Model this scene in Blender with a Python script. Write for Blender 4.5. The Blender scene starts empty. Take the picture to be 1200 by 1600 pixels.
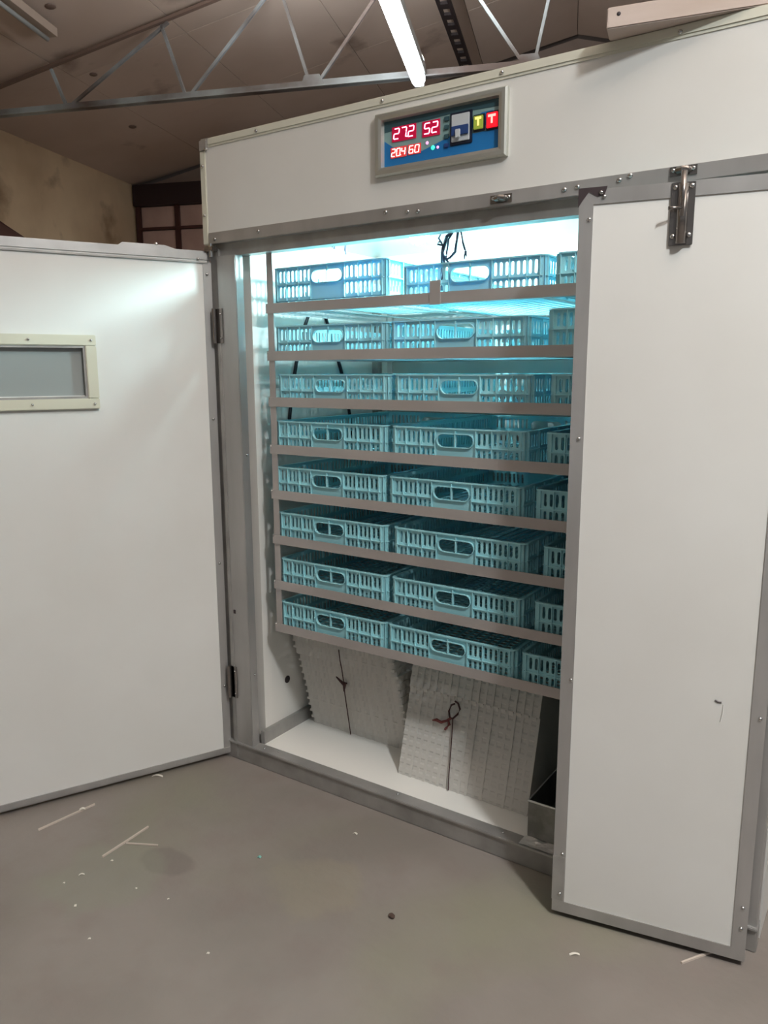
import bpy, bmesh, math, random
from mathutils import Vector, Matrix
random.seed(7)
SC = bpy.context.scene
COL = SC.collection

# ------------------------------------------------------------------ camera
CAM = Vector((1.7645, -1.6773, 1.25))
yaw, pitch, roll = 0.5944, -0.1811, -0.0039
fw = Vector((-math.sin(yaw)*math.cos(pitch), math.cos(yaw)*math.cos(pitch), math.sin(pitch)))
rt0 = Vector((math.cos(yaw), math.sin(yaw), 0)); up0 = rt0.cross(fw)
rt = rt0*math.cos(roll) + up0*math.sin(roll); upv = rt.cross(fw)
cd = bpy.data.cameras.new('camera'); cam = bpy.data.objects.new('camera', cd); COL.objects.link(cam)
cd.sensor_fit = 'HORIZONTAL'; cd.sensor_width = 36.0; cd.lens = 36.0*1210.1/1200.0
cd.clip_start = 0.05; cd.clip_end = 100
m = Matrix((( rt.x, upv.x, -fw.x, CAM.x), (rt.y, upv.y, -fw.y, CAM.y), (rt.z, upv.z, -fw.z, CAM.z), (0, 0, 0, 1)))
cam.matrix_world = m
SC.camera = cam

# ------------------------------------------------------------------ world, lights, exposure
W = bpy.data.worlds.new('world'); SC.world = W; W.use_nodes = True
W.node_tree.nodes['Background'].inputs[0].default_value = (0.97, 0.985, 1.0, 1)
W.node_tree.nodes['Background'].inputs[1].default_value = 0.19
SC.view_settings.view_transform = 'Standard'; SC.view_settings.look = 'None'
SC.view_settings.gamma = 1.0; SC.view_settings.use_curve_mapping = False
SC.view_settings.exposure = 0.0
U = Vector((-.352, .936, 0)); V = Vector((.936, .352, 0))     # axes of the shed
def uv(u, v, z=0.0): return U*u + V*v + Vector((0, 0, z))
def tube_light(name, loc, energy, length, width, up=False):
    l = bpy.data.lights.new(name, 'AREA'); l.shape = 'RECTANGLE'; l.size = width; l.size_y = length
    l.energy = energy; l.color = (0.96, 0.99, 1.0)
    o = bpy.data.objects.new(name, l); COL.objects.link(o)
    o.location = loc; o.rotation_euler = (math.pi if up else 0, 0, math.atan2(U.y, U.x) - math.pi/2)
    return o
tube_light('tube_lamp_near', Vector((2.75, -1.25, 2.93)), 74, .3, .08)
tube_light('tube_lamp_near_upward', Vector((2.75, -1.25, 3.0)), 230, .6, .08, True)
tube_light('tube_lamp_far', uv(2.1, .12, 2.90), 34, 1.2, .06)
tube_light('tube_lamp_far_upward', uv(2.1, .12, 3.045), 210, 1.2, .06, True)

# ------------------------------------------------------------------ helpers
def S(r, g, b):
    f = lambda c: ((c/255.0)/12.92 if c/255.0 <= .04045 else (((c/255.0)+.055)/1.055)**2.4)
    return (f(r), f(g), f(b), 1)
def mat(name, col, rough=.5, metal=0.0, noise=None, spots=None, bump=0.0, bscale=60, emit=None, estr=0, spec=.5, trans=0):
    m = bpy.data.materials.new(name); m.use_nodes = True; nt = m.node_tree; b = nt.nodes['Principled BSDF']
    b.inputs['Base Color'].default_value = col; b.inputs['Roughness'].default_value = rough
    b.inputs['Metallic'].default_value = metal; b.inputs['Specular IOR Level'].default_value = spec
    tc = nt.nodes.new('ShaderNodeTexCoord')
    if noise:
        col2, scale, lo, hi = noise[:4]; st = noise[4] if len(noise) > 4 else (1, 1, 1)
        mp = nt.nodes.new('ShaderNodeMapping'); mp.inputs['Scale'].default_value = st
        nt.links.new(tc.outputs['Object'], mp.inputs[0])
        n = nt.nodes.new('ShaderNodeTexNoise'); n.inputs['Scale'].default_value = scale; n.inputs['Detail'].default_value = 6
        nt.links.new(mp.outputs[0], n.inputs['Vector'])
        r = nt.nodes.new('ShaderNodeMapRange'); r.inputs[1].default_value = lo; r.inputs[2].default_value = hi
        nt.links.new(n.outputs['Fac'], r.inputs[0])
        mx = nt.nodes.new('ShaderNodeMix'); mx.data_type = 'RGBA'
        mx.inputs[6].default_value = col; mx.inputs[7].default_value = col2
        nt.links.new(r.outputs[0], mx.inputs[0]); nt.links.new(mx.outputs[2], b.inputs['Base Color'])
        if spots:
            n3 = nt.nodes.new('ShaderNodeTexNoise'); n3.inputs['Scale'].default_value = spots[1]; n3.inputs['Detail'].default_value = 5
            nt.links.new(tc.outputs['Object'], n3.inputs['Vector'])
            r3 = nt.nodes.new('ShaderNodeMapRange'); r3.inputs[1].default_value = spots[2]; r3.inputs[2].default_value = spots[3]; r3.inputs[4].default_value = .75
            nt.links.new(n3.outputs['Fac'], r3.inputs[0])
            m3 = nt.nodes.new('ShaderNodeMix'); m3.data_type = 'RGBA'; m3.inputs[7].default_value = spots[0]
            nt.links.new(r3.outputs[0], m3.inputs[0]); nt.links.new(mx.outputs[2], m3.inputs[6]); nt.links.new(m3.outputs[2], b.inputs['Base Color'])
    if bump:
        n2 = nt.nodes.new('ShaderNodeTexNoise'); n2.inputs['Scale'].default_value = bscale; n2.inputs['Detail'].default_value = 4
        nt.links.new(tc.outputs['Object'], n2.inputs['Vector'])
        bp = nt.nodes.new('ShaderNodeBump'); bp.inputs['Strength'].default_value = bump; bp.inputs['Distance'].default_value = .01
        nt.links.new(n2.outputs['Fac'], bp.inputs['Height']); nt.links.new(bp.outputs[0], b.inputs['Normal'])
    if emit:
        b.inputs['Emission Color'].default_value = emit; b.inputs['Emission Strength'].default_value = estr
    if trans:
        t = nt.nodes.new('ShaderNodeBsdfTranslucent'); t.inputs[0].default_value = trans[0]
        mx = nt.nodes.new('ShaderNodeMixShader'); mx.inputs[0].default_value = trans[1]
        out = nt.nodes['Material Output']
        nt.links.new(b.outputs[0], mx.inputs[1]); nt.links.new(t.outputs[0], mx.inputs[2]); nt.links.new(mx.outputs[0], out.inputs[0])
    return m
M = {}
M['white'] = mat('white_sheet', S(222, 222, 218), .32, noise=(S(215, 214, 209), 3, .3, .7))
M['inner'] = mat('inner_sheet', S(224, 222, 216), .28)
M['floorwhite'] = mat('inner_floor_sheet', S(236, 234, 228), .35)
M['ivory'] = mat('ivory_trim', S(208, 207, 192), .42)
M['galv'] = mat('galvanised', S(188, 187, 185), .42, .6, noise=(S(164, 162, 159), 9, .3, .7, (1, 1, .25)), bump=.05, bscale=40)
M['galvd'] = mat('galvanised_dull', S(174, 172, 168), .5, .5, noise=(S(148, 146, 142), 12, .3, .7), bump=.05)
M['rail'] = mat('rack_steel', S(192, 187, 184), .45, .5, noise=(S(172, 166, 163), 7, .3, .7, (.4, 1, 1)))
M['chrome'] = mat('chrome', S(215, 213, 205), .12, 1.0)
M['screw'] = mat('screw_steel', S(200, 200, 198), .2, 1.0)
M['bezel'] = mat('bezel_chrome', S(206, 208, 200), .33, .85)
M['bolt'] = mat('bolt_steel', S(140, 134, 130), .24, .9)
M['darkgap'] = mat('dark_plate', S(58, 48, 50), .5)
M['crate'] = mat('blue_plastic', S(172, 230, 236), .38, trans=(S(0, 176, 212), .2))
M['tray'] = mat('white_plastic', S(226, 223, 216), .4, trans=(S(225, 222, 214), .25))
M['cord'] = mat('dark_red_cord', S(70, 42, 40), .8)
M['cordred'] = mat('red_cord', S(120, 62, 60), .8)
M['blackcable'] = mat('black_cable', S(24, 28, 38), .5)
M['bluecable'] = mat('navy_cable', S(14, 30, 56), .5)
M['pan'] = mat('pan_tin', S(150, 150, 146), .35, .7, noise=(S(118, 118, 114), 18, .35, .65))
M['foil'] = mat('foil', S(238, 236, 232), .3, .6, bump=.8, bscale=45)
M['wood'] = mat('pale_wood', S(196, 182, 174), .6, noise=(S(178, 162, 150), 14, .3, .7, (.15, 1, 1)))
M['glass'] = mat('grey_pane', S(150, 156, 154), .1, 0, spec=.7)
M['wframe'] = mat('cream_plastic', S(205, 203, 184), .38)
M['bulb'] = mat('bulb_glow', (1, 1, 1, 1), .5, emit=(.66, .95, 1, 1), estr=1250)
M['tube'] = mat('tube_glow', (1, 1, 1, 1), .5, emit=(.93, .96, 1, 1), estr=14)
M['batten'] = mat('white_batten', S(175, 180, 180), .5)
M['battenoff'] = mat('old_batten', S(176, 160, 146), .5)
M['truss'] = mat('truss_paint', S(176, 190, 196), .5, .2, noise=(S(104, 94, 90), 1.1, .42, .58))
M['chordbrown'] = mat('brown_paint', S(118, 98, 88), .6)
M['perf'] = mat('dark_steel', S(52, 44, 46), .6, .2)
M['brown'] = mat('dark_brown_wood', S(70, 38, 34), .5)
M['lintel'] = mat('lintel', S(44, 28, 30), .6)
M['panelp'] = mat('window_infill', S(196, 168, 158), .45, noise=(S(176, 148, 138), 4, .3, .7))
M['ceil'] = mat('ceiling_board', S(202, 186, 174), .75, noise=(S(184, 166, 152), .8, .35, .65), spots=(S(118, 100, 88), 1.7, .62, .72))
M['ceilfix'] = mat('ceiling_back', S(140, 124, 114), .8)
M['wall'] = mat('cream_wall', S(226, 206, 172), .75, noise=(S(186, 162, 130), .9, .4, .68), spots=(S(140, 116, 90), 2.2, .58, .7), bump=.1, bscale=6)
M['sheetbrown'] = mat('brown_boards', S(92, 66, 60), .6)
M['stick'] = mat('stick', S(196, 184, 172), .7)
M['paper'] = mat('paper', S(225, 220, 208), .7)
M['teal'] = mat('teal_bit', S(120, 178, 170), .6)
M['stone'] = mat('stone', S(78, 62, 54), .9)
M['ledwin'] = mat('led_window', S(120, 8, 40), .3, emit=S(200, 0, 60), estr=.55)
M['led'] = mat('led_digit', S(255, 150, 180), .4, emit=(1, .42, .55, 1), estr=2.6)
M['ledw'] = mat('led_digit_small', S(255, 150, 150), .4, emit=(1, .62, .58, 1), estr=2.4)
M['ledwin2'] = mat('led_window_small', S(190, 60, 60), .3, emit=S(210, 60, 60), estr=.5)
M['green'] = mat('green_led', S(40, 220, 150), .4, emit=(.05, 1, .5, 1), estr=1.5)
M['pink'] = mat('pink_led', S(240, 120, 180), .4, emit=(1, .4, .7, 1), estr=1.4)
M['pteal'] = mat('panel_grey_teal', S(128, 160, 160), .35)
M['pblue'] = mat('panel_blue', S(30, 112, 176), .3)
M['pdark'] = mat('panel_dark_teal', S(52, 84, 92), .35)
M['navy'] = mat('breaker_frame', S(22, 30, 50), .4)
M['bwhite'] = mat('breaker_body', S(190, 196, 200), .4)
M['btog'] = mat('breaker_toggle', S(38, 66, 120), .4)
M['btny'] = mat('green_yellow_switch', S(120, 150, 60), .35, emit=S(170, 170, 60), estr=.35)
M['btng'] = mat('amber_mark', S(250, 220, 130), .35, emit=S(255, 220, 120), estr=.9)
M['btnr'] = mat('red_switch', S(230, 30, 40), .35, emit=S(255, 20, 40), estr=.8)
M['btnrw'] = mat('red_mark', S(255, 180, 170), .35, emit=S(255, 170, 160), estr=1.2)

# concrete floor with stains
def floor_mat():
    m = bpy.data.materials.new('concrete'); m.use_nodes = True; nt = m.node_tree; b = nt.nodes['Principled BSDF']
    b.inputs['Roughness'].default_value = .62
    tc = nt.nodes.new('ShaderNodeTexCoord')
    def noise(s, d=6):
        n = nt.nodes.new('ShaderNodeTexNoise'); n.inputs['Scale'].default_value = s; n.inputs['Detail'].default_value = d
        nt.links.new(tc.outputs['Object'], n.inputs['Vector']); return n
    def mixc(fac, a, c):
        x = nt.nodes.new('ShaderNodeMix'); x.data_type = 'RGBA'
        nt.links.new(fac, x.inputs[0])
        if isinstance(a, tuple): x.inputs[6].default_value = a
        else: nt.links.new(a, x.inputs[6])
        x.inputs[7].default_value = c; return x.outputs[2]
    def rng(src, lo, hi, mx=1):
        r = nt.nodes.new('ShaderNodeMapRange'); r.inputs[1].default_value = lo; r.inputs[2].default_value = hi; r.inputs[4].default_value = mx
        nt.links.new(src, r.inputs[0]); return r.outputs[0]
    c = mixc(rng(noise(2.2).outputs['Fac'], .35, .65), S(140, 132, 126), S(126, 119, 112))
    c = mixc(rng(noise(1.3, 3).outputs['Fac'], .55, .72, .55), c, S(131, 131, 108))
    c = mixc(rng(noise(7).outputs['Fac'], .5, .75, .6), c, S(126, 115, 109))
    # one damp patch near the sticks
    def spot(cx, cy, r, colr, amt, stretch=1):
        mp = nt.nodes.new('ShaderNodeMapping'); mp.inputs['Location'].default_value = (-cx, -cy, 0)
        nt.links.new(tc.outputs['Object'], mp.inputs[0])
        mp2 = nt.nodes.new('ShaderNodeMapping'); mp2.inputs['Rotation'].default_value = (0, 0, -.6); mp2.inputs['Scale'].default_value = (1, stretch, 1)
        nt.links.new(mp.outputs[0], mp2.inputs[0])
        ln = nt.nodes.new('ShaderNodeVectorMath'); ln.operation = 'LENGTH'; nt.links.new(mp2.outputs[0], ln.inputs[0])
        ns = noise(9, 4)
        ad = nt.nodes.new('ShaderNodeMath'); ad.operation = 'MULTIPLY_ADD'; ad.inputs[1].default_value = r*1.3
        nt.links.new(ns.outputs['Fac'], ad.inputs[0]); nt.links.new(ln.outputs['Value'], ad.inputs[2])
        return rng(ad.outputs[0], r*1.75, r*1.45, amt), colr
    for sp in (spot(.28, -.49, .075, S(112, 103, 98), .6, 1.5), spot(.66, -.36, .12, S(144, 136, 116), .35), spot(.2, -.62, .14, S(134, 136, 120), .38)):
        c = mixc(sp[0], c, sp[1])
    nt.links.new(c, b.inputs['Base Color'])
    bp = nt.nodes.new('ShaderNodeBump'); bp.inputs['Strength'].default_value = .15; bp.inputs['Distance'].default_value = .01
    nt.links.new(noise(40).outputs['Fac'], bp.inputs['Height']); nt.links.new(bp.outputs[0], b.inputs['Normal'])
    return m
M['floor'] = floor_mat()

class MB:
    def __init__(s): s.v = []; s.f = []
    def quad(s, a, b, c, d):
        n = len(s.v); s.v += [tuple(a), tuple(b), tuple(c), tuple(d)]; s.f.append((n, n+1, n+2, n+3))
    def hexa(s, p):                                   # 8 corners: bottom 4 ccw, top 4 ccw
        n = len(s.v); s.v += [tuple(q) for q in p]
        for f in ((3, 2, 1, 0), (4, 5, 6, 7), (0, 1, 5, 4), (1, 2, 6, 5), (2, 3, 7, 6), (3, 0, 4, 7)): s.f.append(tuple(n+i for i in f))
    def box(s, x0, x1, y0, y1, z0, z1):
        s.hexa([(x0, y0, z0), (x1, y0, z0), (x1, y1, z0), (x0, y1, z0), (x0, y0, z1), (x1, y0, z1), (x1, y1, z1), (x0, y1, z1)]); return s
    def obox(s, o, a, b, c):                          # origin and three edge vectors
        o, a, b, c = map(Vector, (o, a, b, c)); s.hexa([o, o+a, o+a+b, o+b, o+c, o+a+c, o+a+b+c, o+b+c]); return s
    def bar(s, p, q, w, h=None, upd=(0, 0, 1)):
        p, q = Vector(p), Vector(q); h = h or w; d = (q-p)
        u_ = Vector(upd); sd = d.cross(u_)
        if sd.length < 1e-6: sd = d.cross(Vector((1, 0, 0)))
        sd.normalize(); u2 = sd.cross(d).normalized()
        s.obox(p - sd*w/2 - u2*h/2, d, sd*w, u2*h); return s
    def tube(s, pts, r, n=8, closed=False):
        pts = [Vector(p) for p in pts]; rings = []
        for i, p in enumerate(pts):
            if closed: t = pts[(i+1) % len(pts)] - pts[i-1]
            else: t = pts[min(i+1, len(pts)-1)] - pts[max(i-1, 0)]
            t.normalize(); a = t.cross(Vector((.13, .31, .94)))
            if a.length < .1: a = t.cross(Vector((1, 0, 0)))
            a.normalize(); b = t.cross(a); k = len(s.v)
            rr = r[i] if isinstance(r, (list, tuple)) else r
            for j in range(n):
                w = 2*math.pi*j/n; s.v.append(tuple(p + (a*math.cos(w)+b*math.sin(w))*rr))
            rings.append(k)
        m_ = len(rings)
        for i in range(m_ if closed else m_-1):
            a, b = rings[i], rings[(i+1) % m_]
            for j in range(n): s.f.append((a+j, a+(j+1) % n, b+(j+1) % n, b+j))
        if not closed:
            s.f.append(tuple(rings[0]+j for j in range(n))[::-1]); s.f.append(tuple(rings[-1]+j for j in range(n)))
        return s
    def prism(s, poly, o, a, b, c):                   # polygon (in a,b axes) extruded along c
        o, a, b, c = map(Vector, (o, a, b, c)); n = len(poly); k = len(s.v)
        for e in (0, 1):
            for (x, y) in poly: s.v.append(tuple(o + a*x + b*y + c*e))
        s.f.append(tuple(k+i for i in range(n))[::-1]); s.f.append(tuple(k+n+i for i in range(n)))
        for i in range(n): j = (i+1) % n; s.f.append((k+i, k+j, k+n+j, k+n+i))
        return s
    def dome(s, c, nrm, r, h, n=10):
        c, nrm = Vector(c), Vector(nrm).normalized(); a = nrm.cross(Vector((0, 0, 1)))
        if a.length < .1: a = nrm.cross(Vector((1, 0, 0)))
        a.normalize(); b = nrm.cross(a); rings = []
        for (rr, hh) in ((1, 0), (.95, .35), (.7, .8), (.3, 1)):
            k = len(s.v)
            for j in range(n):
                w = 2*math.pi*j/n; s.v.append(tuple(c + (a*math.cos(w)+b*math.sin(w))*r*rr + nrm*h*hh))
            rings.append(k)
        for i in range(3):
            for j in range(n): s.f.append((rings[i]+j, rings[i]+(j+1) % n, rings[i+1]+(j+1) % n, rings[i+1]+j))
        s.f.append(tuple(rings[3]+j for j in range(n))); s.f.append(tuple(rings[0]+j for j in range(n))[::-1]); return s
    def mesh(s, name, m, bev=0, smooth=False):
        me = bpy.data.meshes.new(name); me.from_pydata(s.v, [], s.f); me.materials.append(M[m])
        b = bmesh.new(); b.from_mesh(me); bmesh.ops.recalc_face_normals(b, faces=b.faces)
        if bev: bmesh.ops.bevel(b, geom=[e for e in b.edges], offset=bev, segments=2, affect='EDGES', clamp_overlap=True)
        if smooth:
            for f in b.faces: f.smooth = True
        b.to_mesh(me); b.free(); return me
    def build(s, name, m, parent=None, bev=0, smooth=False):
        o = bpy.data.objects.new(name, s.mesh(name, m, bev, smooth)); COL.objects.link(o)
        if parent: o.parent = parent; o.matrix_parent_inverse = pinv(parent)
        return o
def pinv(p):
    mt = Matrix.Identity(4); q = p; ch = []
    while q: ch.append(q); q = q.parent
    for q in reversed(ch): mt = mt @ (q.matrix_parent_inverse if q.parent else Matrix.Identity(4)) @ Matrix.LocRotScale(q.location, q.rotation_euler, q.scale)
    return mt.inverted()
def tag(o, label=None, cat=None, group=None, kind=None):
    for k, v_ in (('label', label), ('category', cat), ('group', group), ('kind', kind)):
        if v_: o[k] = v_
    return o
def empty(name, loc, label, cat, group=None, rz=0):
    o = bpy.data.objects.new(name, None); COL.objects.link(o); o.location = loc; o.rotation_euler = (0, 0, rz); o.empty_display_size = .1
    return tag(o, label, cat, group)
def copy_tree(o, parent=None):
    c = o.copy(); COL.objects.link(c)
    if parent: c.parent = parent
    for ch in list(o.children): copy_tree(ch, c)
    return c
def screws(pts, nrm, parent, r=.0055, h=.004, m='screw'):
    me = MB().dome((0, 0, 0), nrm, r, h).mesh('screw', m, smooth=True)
    for p in pts:
        o = bpy.data.objects.new('screw', me); COL.objects.link(o); o.location = p
        if parent: o.parent = parent; o.matrix_parent_inverse = pinv(parent)

# ================================================================== SHED
fl = MB().box(-9, 9, -6, 9, -.1, 0).build('floor', 'floor'); tag(fl, kind='structure')
SL = .232; CV0, CZ0 = -3.33, 3.10
def cz(v): return CZ0 + SL*(v-CV0) if v <= 1.0 else CZ0 + SL*(1.0-CV0) - SL*(v-1.0)
UF = 5.35
# left wall (along U at v=-3.33)
w = MB().obox(uv(-5, CV0-.2, 0), U*(UF+5.2), V*.2, (0, 0, 3.3)).build('wall_left', 'wall'); tag(w, kind='structure')
# end wall
b = MB(); pts = [(-3.53, 0), (5.5, 0), (5.5, cz(5.5)-.03), (1.0, cz(1.0)-.03), (-3.53, cz(-3.53)-.03)]
b.prism(pts, uv(UF, 0, 0), V, (0, 0, 1), U*.2); w = b.build('wall_back', 'ceilfix'); tag(w, kind='structure')
# roof lining: backing deck and boards
c = MB()
for (va, vb) in ((-3.6, 1.0), (1.0, 5.5)):
    c.hexa([uv(-2.5, va, cz(va)+.03), uv(-2.5, vb, cz(vb)+.03), uv(UF+.2, vb, cz(vb)+.03), uv(UF+.2, va, cz(va)+.03),
            uv(-2.5, va, cz(va)+.1), uv(-2.5, vb, cz(vb)+.1), uv(UF+.2, vb, cz(vb)+.1), uv(UF+.2, va, cz(va)+.1)])
ceil = c.build('ceiling', 'ceilfix'); tag(ceil, kind='structure')
g = .0025
for i in range(7):
    ua = -2.5+i*1.12
    for (va, vb) in ((-3.33, -2.45), (-2.45, -1.57), (-1.57, -.69), (-.69, .19), (.19, 1.0), (1.0, 2.1), (2.1, 3.2)):
        d1, d2 = random.uniform(0, .003), random.uniform(0, .003)
        p = [(ua+g, va+g), (ua+g, vb-g), (ua+1.12-g, vb-g), (ua+1.12-g, va+g)]
        bb = MB(); bb.hexa([uv(a, b_, cz(b_)+(.0-d1 if k < 2 else -d2)) for k, (a, b_) in enumerate(p)] + [uv(a, b_, cz(b_)+.0295) for a, b_ in p])
        bb.build('ceiling_board', 'ceil', ceil)

for (u_, v_, rr_) in ((4.1, -2.6, .035), (3.15, -2.33, .03), (1.9, -2.2, .05), (2.3, -2.05, .035)):
    MB().dome(uv(u_, v_, cz(v_)-.003), (0.05, 0, -1), rr_, .01, 9).build('damp_spot', 'chordbrown', ceil)
# end window, dark timber frame with lintel
win = MB().obox(uv(UF-.10, -3.31, 2.89), V*2.4, U*.1, (0, 0, .2)).build('window_1', 'lintel'); tag(win, kind='structure')
def wbar(v0, v1, z0, z1, nm='window_frame', mt='brown', d=.06):
    MB().obox(uv(UF-d, v0, z0), V*(v1-v0), U*d, (0, 0, z1-z0)).build(nm, mt, win)
for v0 in (-3.31, -2.88, -2.42, -1.96, -1.5): wbar(v0, v0+.05, 1.2, 2.89)
wbar(-3.26, -1.5, 2.66, 2.685); wbar(-3.26, -1.5, 1.2, 1.25)
for v0 in (-3.26, -2.83, -2.37, -1.91):
    wbar(v0, v0+.40, 2.69, 2.885, 'window_pane', 'panelp', .03); wbar(v0, v0+.40, 1.26, 2.655, 'window_pane', 'panelp', .03)

# brown boards against the left wall
t = empty('leaning_boards', uv(2.9, -3.2, 0), 'dark brown boards leaning in a slope on the cream wall above the open door', 'boards')
for k, (z0, z1, uo, th, mt) in enumerate(((2.36, 2.30, 0, .045, 'sheetbrown'), (2.30, 2.285, .05, .04, 'brown'), (2.24, 2.26, .1, .05, 'sheetbrown'))):
    bb = MB(); a = uv(2.2, CV0+.03+.05*k, 2.70-.09*k); e = uv(3.62+.06*k, CV0+.03+.05*k, 2.22-.03*k)
    bb.bar(a, e, .05, .09); bb.build('board', mt, t)
for uu in (2.35, 2.7):
    MB().bar(uv(uu, CV0+.05, 0), uv(uu, CV0+.05, 2.62), .05).build('post', 'brown', t)

# roof truss
TU = 2.80
tr = empty('roof_truss', uv(TU, -3.3, 3.0), 'light steel roof truss with angled web bars spanning above the cabinet', 'truss')
bb = MB(); bb.obox(uv(TU-.03, CV0, 2.985), V*8.0, U*.06, (0, 0, .008)); bb.obox(uv(TU-.004, CV0, 2.985), V*8.0, U*.008, (0, 0, .045)); bb.build('bottom_chord', 'truss', tr)
bb = MB()
for va, vb in ((CV0, 1.0), (1.0, 5.0)):
    za, zb = cz(va)-.05, cz(vb)-.05
    bb.bar(uv(TU, va, za+.01), uv(TU, vb, zb+.01), .03, .018)
bb.build('top_chord', 'chordbrown', tr)
def top(v): return cz(v)-.055
for (va, vb) in ((-2.33, -2.43), (-2.31, -1.55), (-1.45, -1.6), (-1.42, -.77), (-.60, -.80), (-.55, .15), (.72, .13), (.78, 1.0), (1.9, 1.1), (1.95, 2.6)):
    MB().bar(uv(TU+.01, va, 3.01), uv(TU+.01, vb, top(vb)), .018).build('web_bar', 'truss', tr)
for vg in (-.58, .75): MB().prism([(-.08, 0), (.08, 0), (.05, .07), (-.05, .07)], uv(TU-.012, vg, 2.99), V, (0, 0, 1), U*.008).build('gusset_plate', 'truss', tr)

# slotted dark steel beam under the roof
pb = MB(); pv, pz, pw = .07, 3.70, .10
u0, u1, stp = 2.2, 5.30, .17
pb.obox(uv(u0, pv, pz), U*(u1-u0), V*.024, (0, 0, .02)); pb.obox(uv(u0, pv+pw-.024, pz), U*(u1-u0), V*.024, (0, 0, .02))
uu = u0
while uu < u1-.09:
    pb.obox(uv(uu, pv+.024, pz), U*.075, V*(pw-.048), (0, 0, .02)); uu += stp
bm_ = pb.build('slotted_beam', 'perf'); tag(bm_, 'dark ladder-like slotted steel beam running under the roof beside the lit tube', 'beam')
bb = MB(); bb.obox(uv(5.05, .2, 3.36), V*.5, U*.05, (0, 0, .10)); bb.bar(uv(5.0, .35, 3.47), uv(5.0, .75, 3.36), .05, .07)
tag(bb.build('roof_bracket', 'perf'), 'dark bracket at the far gable just above the cabinet top edge', 'bracket')

# lit fluorescent tube
lt = empty('fluorescent_light', uv(2.2, .1, 2.95), 'lit fluorescent tube fitting hanging over the cabinet', 'lamp')
LZ = 2.95; p0, p1 = Vector((-.24, 1.18, LZ)), Vector((-.862, 2.60, LZ)); ax = (p1-p0).normalized(); sd = ax.cross(Vector((0, 0, 1)))
MB().tube([p0+ax*.03, p1-ax*.03], .042, 16).build('tube', 'tube', lt, smooth=True)
bb = MB(); bb.obox(p0-ax*.03-sd*.035+Vector((0, 0, .046)), (p1-p0)+ax*.06, sd*.07, (0, 0, .05)); bb.build('batten', 'batten', lt)
for q, s_ in ((p0, -1), (p1, 1)):
    MB().obox(q-sd*.03-Vector((0, 0, .032)), ax*.03*s_, sd*.06, (0, 0, .068)).build('end_cap', 'batten', lt, bev=.004)
# the second lit tube is behind the camera; an unlit one sits on the roof lining at the upper left
q0, q1 = uv(1.2, -2.07, cz(-2.07)-.05), uv(2.46, -2.17, cz(-2.17)-.05); ax = (q1-q0).normalized()
lo = empty('fluorescent_light', q0, 'unlit grey fluorescent fitting on the ceiling at the upper left', 'lamp')
MB().bar(q0, q1, .09, .05).build('batten', 'battenoff', lo)
MB().tube([q0+ax*.04-Vector((0, 0, .05)), q1-ax*.04-Vector((0, 0, .05))], .014, 10).build('tube', 'batten', lo, smooth=True)
nt_ = empty('fluorescent_light', (2.75, -1.25, 2.95), 'fluorescent fitting behind and above the viewer, out of the photo', 'lamp')
MB().bar(Vector((2.75, -1.25, 2.965))-U*.32, Vector((2.75, -1.25, 2.965))+U*.32, .07, .04).build('batten', 'batten', nt_)

# ================================================================== INCUBATOR CABINET
CW, CH = 1.6, 1.90
DY = .70                                             # inner depth
cab = empty('incubator_cabinet', (0, 0, 0), 'large white sheet metal incubator cabinet with galvanised frame and two doors', 'incubator')
B = lambda nm, mt, *a, **k: MB().box(*a).build(nm, mt, cab, **k)
B('side_panel', 'inner', .002, .125, .056, DY+.1, .0, 1.645)
B('side_panel', 'white', 1.475, 1.6, .056, DY+.1, .0, 1.645)
B('back_panel', 'inner', .125, 1.475, DY, DY+.1, .0, 1.645)
B('inner_floor', 'floorwhite', .125, 1.475, .034, DY, .0, .062)
B('roof_box', 'white', .002, 1.598, .056, DY+.1, 1.645, 1.895)
B('fascia_panel', 'white', .018, 1.6, .0, .055, 1.62, 1.885)
B('side_trim', 'ivory', -.004, .018, -.003, .056, 1.613, 1.87, bev=.002)
B('top_trim', 'ivory', .03, 1.602, -.004, .06, 1.881, 1.901, bev=.002)
B('trim_lip', 'ivory', .03, 1.602, -.002, .0, 1.877, 1.881)
bb = MB().box(-.006, .032, -.006, .03, 1.864, 1.903); bb.build('corner_cap', 'galv', cab, bev=.006)
B('header_strip', 'galv', .018, 1.6, -.003, .055, 1.613, 1.6446, bev=.0015)
B('header_beam', 'galvd', .02, 1.6, .016, .055, 1.578, 1.613)
B('post', 'galv', .045, .119, .0, .033, .06, 1.578, bev=.002)
B('post', 'galv', 1.475, 1.598, .0, .033, .06, 1.578, bev=.002)
B('post_flange', 'galvd', .012, .045, .008, .033, .01, 1.60)
B('inner_channel', 'galvd', .125, .139, .034, DY, .062, .105)
B('back_corner_strip', 'galvd', .125, .15, DY-.025, DY, .105, 1.64)
B('sill_beam', 'galvd', .0, 1.6, .0, .0335, .0, .054, bev=.002)
B('sill_flange', 'galv', .005, 1.6, -.006, .034, .0545, .062, bev=.0015)
B('inner_channel', 'galvd', 1.461, 1.475, .034, DY, .062, .105)
# foil patch taped on the sill
bb = MB(); n = 9
for i in range(n):
    for j in range(3):
        pass
random.seed(3)
gx = [1.045+.018*i for i in range(n)]; gy = [-.007, .006, .02, .033]; zz = [[.0635+random.uniform(0, .005) for _ in gy] for _ in gx]
for i in range(n-1):
    for j in range(3): bb.quad((gx[i], gy[j], zz[i][j]), (gx[i+1], gy[j], zz[i+1][j]), (gx[i+1], gy[j+1], zz[i+1][j+1]), (gx[i], gy[j+1], zz[i][j+1]))
bb.build('foil_tape', 'foil', cab)
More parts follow.
